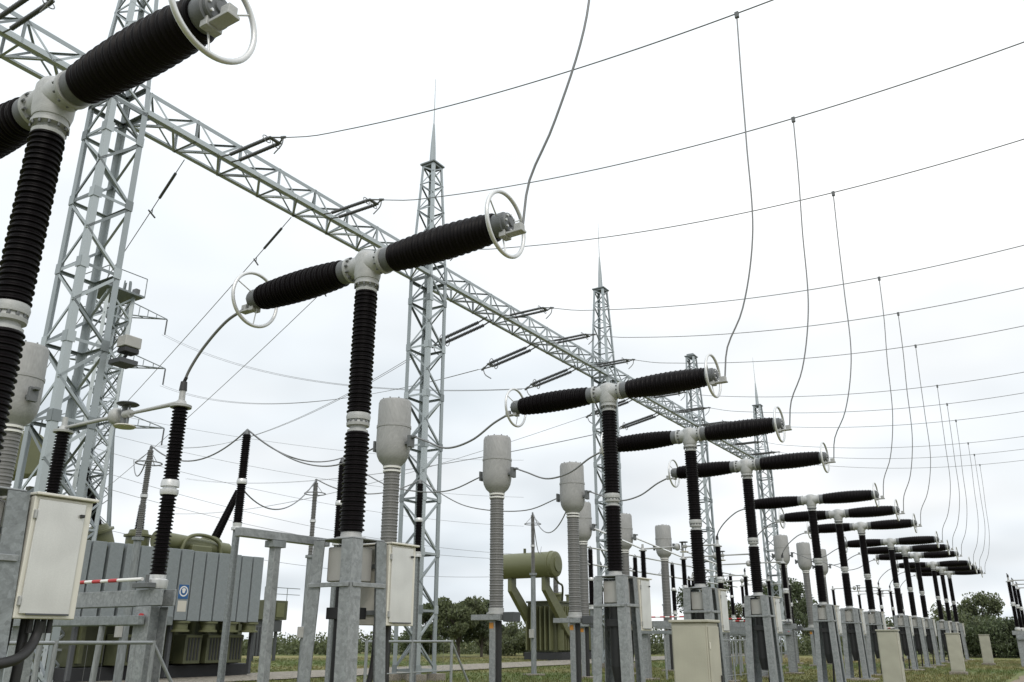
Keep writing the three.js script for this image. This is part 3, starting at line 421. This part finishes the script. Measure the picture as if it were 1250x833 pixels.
// ------------------------------------------------------------------ far transmission pylon
function makePylon(at, turn, label) {
  const t = thing('transmission_pylon', label, 'pylon', at, 'far transmission pylons', turn), m = M.lattice[1], H = 43;
  const hw = (y) => y < 24 ? 3.6 - 2.5 * y / 24 : Math.max(.35, 1.1 - .75 * (y - 24) / 19), C = [[1, 1], [1, -1], [-1, -1], [-1, 1]], P = (i, y) => V(C[i][0] * hw(y), y, C[i][1] * hw(y));
  const leg = (i) => { for (const [a, b] of [[0, 24], [24, H]]) angleBar('leg', P(i, a), P(i, b), V(C[i][0], 0, C[i][1]).normalize(), .22, m, t); }; for (let i = 0; i < 4; i++) leg(i);
  const ys = [0, 5, 9.5, 13.5, 17, 20, 22.2, 24, 26, 28, 30, 32, 34, 36, 38, 40, 42]; for (let k = 0; k + 1 < ys.length; k++) for (let i = 0; i < 4; i++) { const j = (i + 1) % 4, n = V(C[i][0] + C[j][0], 0, C[i][1] + C[j][1]).normalize(); angleBar('brace', P(i, ys[k]), P(j, ys[k + 1]), n, .1, m, t); angleBar('brace', P(j, ys[k]), P(i, ys[k + 1]), n, .1, m, t); if (k % 2) angleBar('strut', P(i, ys[k]), P(j, ys[k]), n, .1, m, t); }
  for (const [y, L] of [[25, 6.4], [32.3, 5.6], [38.6, 5.0]]) for (const s of [-1, 1]) { const a = mesh('cross_arm', join([cyl(V(s * hw(y), y, hw(y)), V(s * L, y + .2, 0), .09, .07, 5), cyl(V(s * hw(y), y, -hw(y)), V(s * L, y + .2, 0), .09, .07, 5), cyl(V(s * hw(y + 2), y + 2, 0), V(s * L, y + .2, 0), .08, .06, 5), ...[.35, .55, .75].map((f) => cyl(V(s * L * f, y + .1, hw(y) * (1 - f)), V(s * L * f, y + .2 + 1.8 * (1 - f), 0), .05, .05, 4)), ...[.25, .5, .75].map((f) => cyl(V(s * L * f, y + .1, hw(y) * (1 - f)), V(s * L * (f + .2), y + .15, -hw(y) * (.8 - f)), .05, .05, 4))]), m, t); mesh('insulator', cyl(V(s * L, y + .15, 0), V(s * L * .995, y - 1.9, 0.3), .09, .09, 6), M.steelDark, a); }
}
makePylon([...polarAt(84, 106)], .95, 'large lattice pylon far behind the floodlight tower');

{
  const [mx, , mz] = polarAt(66, 42), t = thing('lattice_mast', 'slender lattice mast with a lamp platform behind the floodlight tower', 'mast', [mx, 0, mz]), w = .7, H = 17.2, C = [[1, 1], [1, -1], [-1, -1], [-1, 1]];
  C.forEach(([a, b]) => angleBar('leg', V(a * w, 0, b * w), V(a * w, H, b * w), V(a, 0, b).normalize(), .16, M.lattice[2], t));
  for (let k = 0; k < 14; k++) for (let i = 0; i < 4; i++) { const [a, b] = C[i], [c, d] = C[(i + 1) % 4], n = V(a + c, 0, b + d).normalize(), y = k * H / 14, y1 = y + H / 14; angleBar('brace', V(a * w, y, b * w), V(c * w, y1, d * w), n, .08, latMat(), t); angleBar('brace', V(c * w, y, d * w), V(a * w, y1, b * w), n, .08, latMat(), t); if (k % 2) angleBar('strut', V(a * w, y, b * w), V(c * w, y, d * w), n, .09, latMat(), t); }
  mesh('platform', box(-1, 1, H, H + .1, -1, 1), M.lattice[1], t); for (const [x, z] of [[-.7, .7], [.7, .7], [.7, -.7]]) mesh('lamp', box(x - .16, x + .16, H + .15, H + .42, z - .12, z + .12, .03), M.castDark, t); mesh('hand_rail', join([cyl(V(-1, H + 1, 1), V(1, H + 1, 1), .025, .025, 6), cyl(V(1, H + 1, 1), V(1, H + 1, -1), .025, .025, 6), cyl(V(1, H, 1), V(1, H + 1, 1), .025, .025, 6), cyl(V(-1, H, 1), V(-1, H + 1, 1), .025, .025, 6), cyl(V(1, H, -1), V(1, H + 1, -1), .025, .025, 6)]), M.lattice[1], t);
}
// ------------------------------------------------------------------ insulator strings and overhead conductors
function tensionSet(x, y, z, s, label) { // double string leaving the beam towards s
  const t = thing('insulator_string', label, 'insulator', [x, y, z], 'tension insulator strings on the gantry');
  G.rodS ??= {}; for (const d of [-.22, .22]) { mesh('rod_insulator', (G.rodS[s] ??= toX(sheds(2.0, 26, () => .075, .6, 10), s).translate(s * .45, 0, 0)), M.steelDark, t).position.z = d; mesh('link', (G['lnk' + s] ??= cyl(V(0, .06, 0), V(s * .47, 0, 0), .03, .03, 6)), M.castDark, t).position.z = d; mesh('arcing_ring', (G['arc' + s] ??= new THREE.TorusGeometry(.17, .018, 5, 18).rotateY(Math.PI / 2).rotateZ(s * .4).translate(s * 2.35, 0, 0)), M.wire, t).position.z = d; }
  mesh('yoke', (G['yk' + s] ??= join([box(...(s > 0 ? [2.45, 2.58] : [-2.58, -2.45]), -.03, .03, -.27, .27), cyl(V(s * 2.55, 0, -.2), V(s * 2.95, -.03, 0), .035, .03, 6), cyl(V(s * 2.55, 0, .2), V(s * 2.95, -.03, 0), .035, .03, 6), cyl(V(s * 2.85, 0, 0), V(s * 3.05, -.05, 0), .06, .05, 8)])), M.castDark, t);
  mesh('jumper_tail', (G['jt' + s] ??= tubeG([V(s * 2.95, -.05, 0), V(s * 2.9, -.3, 0), V(s * 2.6, -.6, .05)], .025, 8, 5)), M.wire, t); return t;
}
const CZ = [-8.9, -17.25, -22.5, -27.7, -36.3, -41.2, -46.7, -55.5, -60.5, -65.7, -74.3, -79.5, -84.7];
const wireY = (x) => 16.22 + .0066 * (x + 3.4) ** 2;
CZ.forEach((z, i) => {
  const w = `${ORD[i]} from the floodlight tower`;
  tensionSet(-23.3, 18.28, z, 1, i ? `dark rod insulator pair on the breaker side, ${ORD[i]} along the gantry` : 'pair of dark rod insulators above the hub of the cropped breaker');
  const p = []; for (let k = 0; k <= 24; k++) { const x = -20.3 + (13.5 + 20.3) * k / 24; p.push(V(x, wireY(x) + (k ? 0 : 0), z)); } p[0].y = 18.23;
  tube('overhead_conductor', p, .018, M.wire, `bare overhead conductor above the breaker row, ${w}`, 'wire', 'overhead conductors', 60);
  const bz = BZ[i + 1], sw = rr(-.1, .15), dx = i ? -4.3 : -4.12;
  tube('dropper_wire', [V(dx, wireY(dx), z), V(dx - .06, 14.4, z + (bz - z) * .2), V(dx - .16 + sw * .4, 12.6, z + (bz - z) * .4), V(dx - .28 + sw * .6, 10.2, z + (bz - z) * .7), V(-4.95 + sw * .3, 8.5, bz), V(-5.32, 7.7, bz), V(-5.43, 7.02, bz)], .018, M.wire, `dropper wire hanging down to the outer ring of the ${ORD[i + 1]} breaker`, 'wire', 'dropper wires', 40);
  const cl_ = mesh(numbered('wire_clamp'), join([box(dx - .05, dx + .05, wireY(dx) - .13, wireY(dx) + .04, z - .04, z + .04, .01)]), M.castDark, scene); cl_.userData = { label: `small clamp joining the dropper of the ${ORD[i + 1]} breaker to its conductor`, category: 'clamp', group: 'wire clamps' };
});
// lines leaving the gantry on the transformer side
const dirS = V(-.9405, -.1289, -.3143);
[[-16.4, 60], [-21.7, 60], [-26.0, 60]].forEach(([z, L], i) => {
  const a = V(-24.6, 18.3, z), at = (t) => a.clone().addScaledVector(dirS, t).add(V(0, -.0009 * t * (L - t), 0)), nm = ['floodlight tower', 'middle of the first full beam', 'first spired tower'][i];
  const t = thing('insulator_string', `single slim rod insulator under the gantry beam by the ${nm}`, 'insulator', [0, 0, 0], 'single rod insulators under the gantry');
  mesh('rod_insulator', cyl(at(.9), at(2.6), .055, .055, 8), M.steelDark, t); mesh('link', cyl(at(0), at(3.5), .018, .018, 5), M.castDark, t); mesh('damper', join([cyl(at(3.4), at(3.4).add(V(0, -.22, 0)), .02, .02, 5), cyl(at(3.4).add(V(.15, -.22, .25)), at(3.4).add(V(-.15, -.24, -.25)), .035, .035, 6)]), M.castDark, t);
  tube('line_conductor', Array.from({ length: 13 }, (_, k) => at(3.4 + (L - 3.4) * k / 12)), .017, M.wire, `thin conductor sloping away behind the gantry beam by the ${nm}`, 'wire', 'line conductors', 40);
});
const pb = polarAt(84, 106), tipAt = (y, L) => V(pb[0] + Math.cos(.95) * L, y, pb[2] - Math.sin(.95) * L), tips = [tipAt(23.2, 6.4), tipAt(30.4, 5.6), tipAt(36.8, 5)];
[-36.3, -41.4, -46.6, -55.5, -60.6].forEach((z, i) => {
  const ts = tensionSet(-24.3, 18.38, z, -1, `dark rod insulator pair on the transformer side, ${ORD[i]} beyond the first spired tower`);
  ts.scale.set(1.35, 1.5, 1.2); ts.rotation.z = .2; const a = V(-24.3 - 4.0, 18.38 - .81, z), b = i < 3 ? tips[i] : V(-140, 24 + (i - 3) * 7, -92 - i * 3), p = Array.from({ length: 17 }, (_, k) => { const f = k / 16; return a.clone().lerp(b, f).add(V(0, -9 * f * (1 - f), 0)); });
  tube('line_conductor', p, .017, M.wire, `thin conductor from the ${ORD[i]} transformer side insulator pair to a far pylon`, 'wire', 'line conductors', 40);
  tube('line_conductor', p.map((q) => q.clone().add(V(0, -.15, .4))), .017, M.wire, `lower twin conductor from the ${ORD[i]} transformer side insulator pair`, 'wire', 'line conductors', 40);
});
[[11.5, 8.6, 62], [13.2, 9.4, 66], [15.4, 12.6, 70], [17.5, 16.2, 74], [20.5, 21.5, 80], [8.6, 7.0, 60]].forEach(([ya, yb, D], i) => { const a = polarAt(60, D), b = polarAt(640, D + 18); chain2(V(a[0], ya, a[2]), V(b[0], yb, b[2]), 1.2, `faint far conductor behind the gantry, ${ORD[i]} of six by height above the transformers`); });
function chain2(a, b, s, label) { return tube('far_conductor', Array.from({ length: 13 }, (_, k) => { const f = k / 12; return a.clone().lerp(b, f).add(V(0, -4 * s * f * (1 - f), 0)); }), .014, M.wire, label, 'wire', 'far conductors', 30); }
// connections at working height
[1, 5, 6, 7, 11, 12, 13].forEach((b) => tube('connection_wire', [V(BX - 2.78, 6.98, BZ[b]), V(BX - 3.2, 6.85, BZ[b]), V(BX - 3.75, 6.45, BZ[b]), V(BX - 4.05, 6.1, BZ[b]), V(-12.4, 5.9, BZ[b])], .027, M.wire, `curved cable from the inner ring of the ${ORD[b]} breaker to its disconnector post`, 'cable', 'breaker connection cables'));
[[2, 1], [3, 2], [4, 3], [8, 7], [9, 8], [10, 9]].forEach(([b, c]) => { const z = BZ[b], X = CT[c][0]; tube('connection_wire', [V(BX - 2.78, 6.98, z), V(BX - 3.2, 6.82, z), V(BX - 3.9, 6.45, z), V(BX - 4.7, 6.34, z), V(X + 1.1, 6.62, z), V(X + .7, 6.78, z)], .027, M.wire, `curved cable from the inner ring of the ${ORD[b]} breaker to its current transformer`, 'cable', 'breaker connection cables'); });
[1, 2, 3].forEach((c, i) => { const [X, z] = CT[c], [px, pz] = POST[i]; tube('jumper_wire', [V(X - .6, 6.65, z), V(X - 2, 6.3, z), V(px + 2.5, 6.6, pz), V(px + 1, 7.3, pz), V(px, 7.92, pz)], .022, M.wire, `sagging jumper from the ${ORD[i]} group current transformer to a post insulator`, 'wire', 'jumper wires'); });
const chain = (n, a, b, s, label) => tube(n, Array.from({ length: 11 }, (_, k) => { const f = k / 10; return a.clone().lerp(b, f).add(V(0, -4 * s * f * (1 - f), 0)); }), .024, M.wire, label, 'wire', 'sagging bus wires');
chain('bus_wire', V(-25.4, 7.85, -17.3), V(-21.0, 7.92, -17.6), .75, 'sagging wire from the arrester above the radiators to the nearest post insulator');
chain('bus_wire', V(-21.0, 7.92, -17.6), V(-21.5, 7.92, -22.5), .5, 'sagging wire between the post insulators beside the second breaker column');
chain('bus_wire', V(-21.2, 6.25, -17.6), V(-25.2, 7.8, -24.9), 1.0, 'sagging wire rising to the arrester behind the cable frame');
chain('bus_wire', V(-25.2, 7.85, -24.9), V(-21.9, 7.92, -27.6), .6, 'sagging wire from the arrester behind the cable frame to a post insulator');
chain('bus_wire', V(-36.9, 9.8, -24.3), V(-25.4, 7.85, -17.3), .9, 'sagging wire from the upright transformer bushing to the arrester above the radiators');
chain('bus_wire', V(-22.6, 7.85, -37.9), V(-14.85, 6.7, -27.8), 1.2, 'sagging wire from the arrester before the conservator to a current transformer');
chain('bus_wire', V(-38.2, 9.3, -65.5), V(-22.6, 7.85, -37.9), 1.2, 'sagging wire from the far transformer to the arrester before the conservator');
[5, 6, 7].forEach((b, i) => { const o = mesh(numbered('bus_tube'), join([cyl(V(-16, 5.56, BZ[b]), V(-18.35, 6.6, CT[4 + i][1]), .045, .045, 8)]), M.alu, scene); o.userData = { label: `rigid tube from the ${ORD[i]} middle disconnector to its current transformer`, category: 'tube', group: 'bus tubes' }; });
[6.15, 5.3].forEach((y, i) => { const o = mesh(numbered('bus_tube'), join([cyl(V(-20.5, y, -39.5), V(-20.5, y, -64), .045, .045, 8)]), M.alu, scene); o.userData = { label: `${i ? 'lower' : 'upper'} of two long rigid tubes running behind the middle breakers`, category: 'tube', group: 'bus tubes' }; });
for (let k = 0; k < 5; k++) copyThing(p0, `black post insulator carrying the long rigid tubes, ${ORD[k]} of five`, [-20.5, -1.7, -40.2 - k * 5.6]);

for (let k = 0; k < 5; k++) copyThing(p0, `black post insulator in the back row behind the long tubes, ${ORD[k]} of five`, [-26.8, -1.2, -54 - k * 5.6]);
[BZ[8], BZ[9], BZ[10]].forEach((z, i) => copyThing(d0, `disconnector beyond the distant current transformers, ${ORD[i]} of three`, [-17.2, 0, z]));
for (let k = 0; k < 4; k++) copyThing(a0, `slim grey ringed surge arrester in the back row, ${ORD[k]} of four`, [-28.6, -.4, -55 - k * 7.2]);
// ------------------------------------------------------------------ trees and bushes
function leafCloud(n, blobs, size) {
  const pos = [], nor = [], uv = []; const q = new THREE.Quaternion(), e = new THREE.Euler();
  for (let k = 0; k < n; k++) {
    const b = blobs[Math.floor(rnd() * blobs.length)], a = rnd() * TAU, c = rr(-1, 1), r = Math.pow(rnd(), .45), s = Math.sqrt(1 - c * c);
    const p = V(b[0] + Math.cos(a) * s * r * b[3], b[1] + c * r * b[4], b[2] + Math.sin(a) * s * r * b[3]); if (p.y < .05) p.y = rr(.05, .4);
    e.set(rr(-1.2, 1.2), rnd() * TAU, rr(-1.2, 1.2)); q.setFromEuler(e); const w = size * rr(.5, 1.1), l = w * rr(1.2, 1.9);
    const Q = [[-w / 2, 0], [0, -l / 2], [w / 2, 0], [0, l / 2]].map(([x, y]) => V(x, y, 0).applyQuaternion(q).add(p)); const nn = V(0, 0, 1).applyQuaternion(q);
    for (const i of [0, 1, 2, 0, 2, 3]) { pos.push(Q[i].x, Q[i].y, Q[i].z); nor.push(nn.x, nn.y, nn.z); uv.push(0, 0); }
  }
  const g = new THREE.BufferGeometry(); g.setAttribute('position', new THREE.Float32BufferAttribute(pos, 3)); g.setAttribute('normal', new THREE.Float32BufferAttribute(nor, 3)); g.setAttribute('uv', new THREE.Float32BufferAttribute(uv, 2)); return g;
}
function makeTree(kind, name, label, at, h, w, dense, mat, group) {
  const t = thing(name, label, kind, at, group), blobs = [], limbs = [];
  const nb = kind === 'bush' ? 16 : 22; for (let k = 0; k < nb; k++) { const a = rnd() * TAU, r = w * Math.sqrt(rnd()) * .8, y = kind === 'bush' ? rr(.2, .75) * h * (1 - .35 * r / w) : rr(.38, .88) * h; const R = rr(.10, .26) * (kind === 'bush' ? h * 1.1 : h * .8); blobs.push([Math.cos(a) * r, y, Math.sin(a) * r, R, R * .8]); limbs.push(tubeG([V(0, h * .12, 0), V(Math.cos(a) * r * .3, y * .6, Math.sin(a) * r * .3), V(Math.cos(a) * r, y, Math.sin(a) * r)], .035 * h / 6, 6, 5)); }
  mesh('trunk', join([cyl(V(0, -.2, 0), V(rr(-.1, .1), h * .62, rr(-.1, .1)), .02 * h + .05, .03, 8), ...limbs]), M.bark, t);
  mesh('crown', leafCloud(dense * 2, blobs, .23), mat, t); return t;
}
const polar = polarAt;
// [bearing, distance, height, half width]
[[530, 92, 5.4, 2.6, 'tree'], [560, 86, 5.9, 2.5, 'tree'], [588, 90, 5.6, 2.5, 'tree'], [610, 98, 4.2, 2.4, 'bush'], [512, 100, 4.0, 2.4, 'bush'], [640, 95, 4.6, 2.6, 'bush'], [862, 96, 8.2, 2.6, 'tree'], [884, 104, 6.0, 2.6, 'tree'], [965, 108, 8.6, 2.6, 'tree'], [985, 112, 6.4, 3, 'tree'], [1015, 116, 5.0, 3, 'bush'], [1165, 125, 6.2, 2.8, 'tree'], [1188, 118, 5.6, 2.9, 'tree'], [1202, 112, 6.6, 2.4, 'tree']].forEach(([px, D, h, w, kind], i) => makeTree(kind, kind === 'bush' ? 'round_bush' : 'leafy_tree', [
  'leafy tree behind the first spired tower, thinner of the clump', 'largest dark leafy tree between the spired tower and the conservator', 'leafy tree just left out of the clump beside the first current transformers', 'low round bush behind the guard fence near the conservator', 'low round bush beside the foot of the first spired tower', 'low bush under the cylindrical conservator', 'loose tree seen between the fourth and fifth breakers', 'smaller tree beside the loose tree between the fourth and fifth breakers', 'pointed tree behind the distant current transformers', 'broad tree behind the distant current transformers', 'low bush behind the sixth breaker stand', 'airy tree behind the last breakers', 'mid green tree rising over the far thicket', 'airy open tree rising over the far thicket by the dirt track'][i], polar(px, D), h, w, kind === 'bush' ? 2600 : (i > 10 ? 1900 : 3600), M.leaf[i % 4], kind === 'bush' ? 'bushes beyond the yard' : 'trees beyond the yard'));
[[1040, 118], [1075, 120], [1108, 122], [1136, 118], [1160, 112], [1180, 108], [1200, 106], [1220, 104], [1240, 106], [1262, 104], [1285, 108], [1170, 100], [1210, 98], [1250, 97]].forEach(([px, D], i) => makeTree('bush', 'thicket_bush', `dense dark thicket bush beyond the breaker row, ${ORD[i]} towards the dirt track`, polar(px, D), rr(4.0, 5.4), rr(3.2, 4.0), 3400, M.leaf[[0, 2, 1][i % 3]], 'thicket at the end of the row'));
// hedge line beyond the service road, reads as one mass
{
  const b = []; for (let k = 0; k < 130; k++) { const px = -60 + k * 8.6, p = polar(px, rr(100, 116)); const h = px < 520 ? rr(1.0, 2.0) : rr(.9, 2.2); b.push([p[0], h * .6, p[2], rr(1.1, 2.2), h]); }
  const o = mesh('hedge_belt', leafCloud(42000, b, .26), M.leaf[1], scene); o.userData = { kind: 'stuff', label: 'low scrubby hedge belt along the far edge of the yard', category: 'hedge' };
}
{ // grass tufts where the lawn comes into view
  const blade = new THREE.BufferGeometry(); const P = [], Nn = []; for (let k = 0; k < 5; k++) { const a = k * 1.3, x = Math.cos(a) * .05, z = Math.sin(a) * .05, c = Math.cos(a), s = Math.sin(a); P.push(x - s * .012, 0, z + c * .012, x + s * .012, 0, z - c * .012, x + c * .07, .13, z + s * .07); for (let q = 0; q < 3; q++) Nn.push(c * .3, .9, s * .3); }
  blade.setAttribute('position', new THREE.Float32BufferAttribute(P, 3)); blade.setAttribute('normal', new THREE.Float32BufferAttribute(Nn, 3));
  const n = 45000, im = new THREE.InstancedMesh(blade, new THREE.MeshStandardMaterial({ color: 0xffffff, roughness: .9, side: THREE.DoubleSide }), n), m4 = new THREE.Matrix4(), q = new THREE.Quaternion(), c = new THREE.Color(); let k = 0;
  while (k < n) { const D = 26 + 60 * Math.pow(rnd(), 1.3), p = polar(rr(-50, 1320), D); if ((p[0] < -29.2 && p[0] > -36.3) || p[0] > -2.7) continue; const s = rr(.4, 1.05); q.setFromAxisAngle(V(0, 1, 0), rnd() * TAU); m4.compose(V(p[0], -.03, p[2]), q, V(s, s, s)); im.setMatrixAt(k, m4); const v = cl(.5 + 1.5 * fbm(p[0] * .09, p[2] * .09, 1.5) + rr(-.3, .3)); c.setRGB(.115 + .19 * v, .185 + .075 * v, .045 + .06 * v); im.setColorAt(k, c); k++; }
  im.name = 'grass_tufts'; im.userData = { kind: 'stuff', label: 'short grass tufts on the lawn between the stands', category: 'grass' }; scene.add(im);
}
renderer.render(scene, camera);
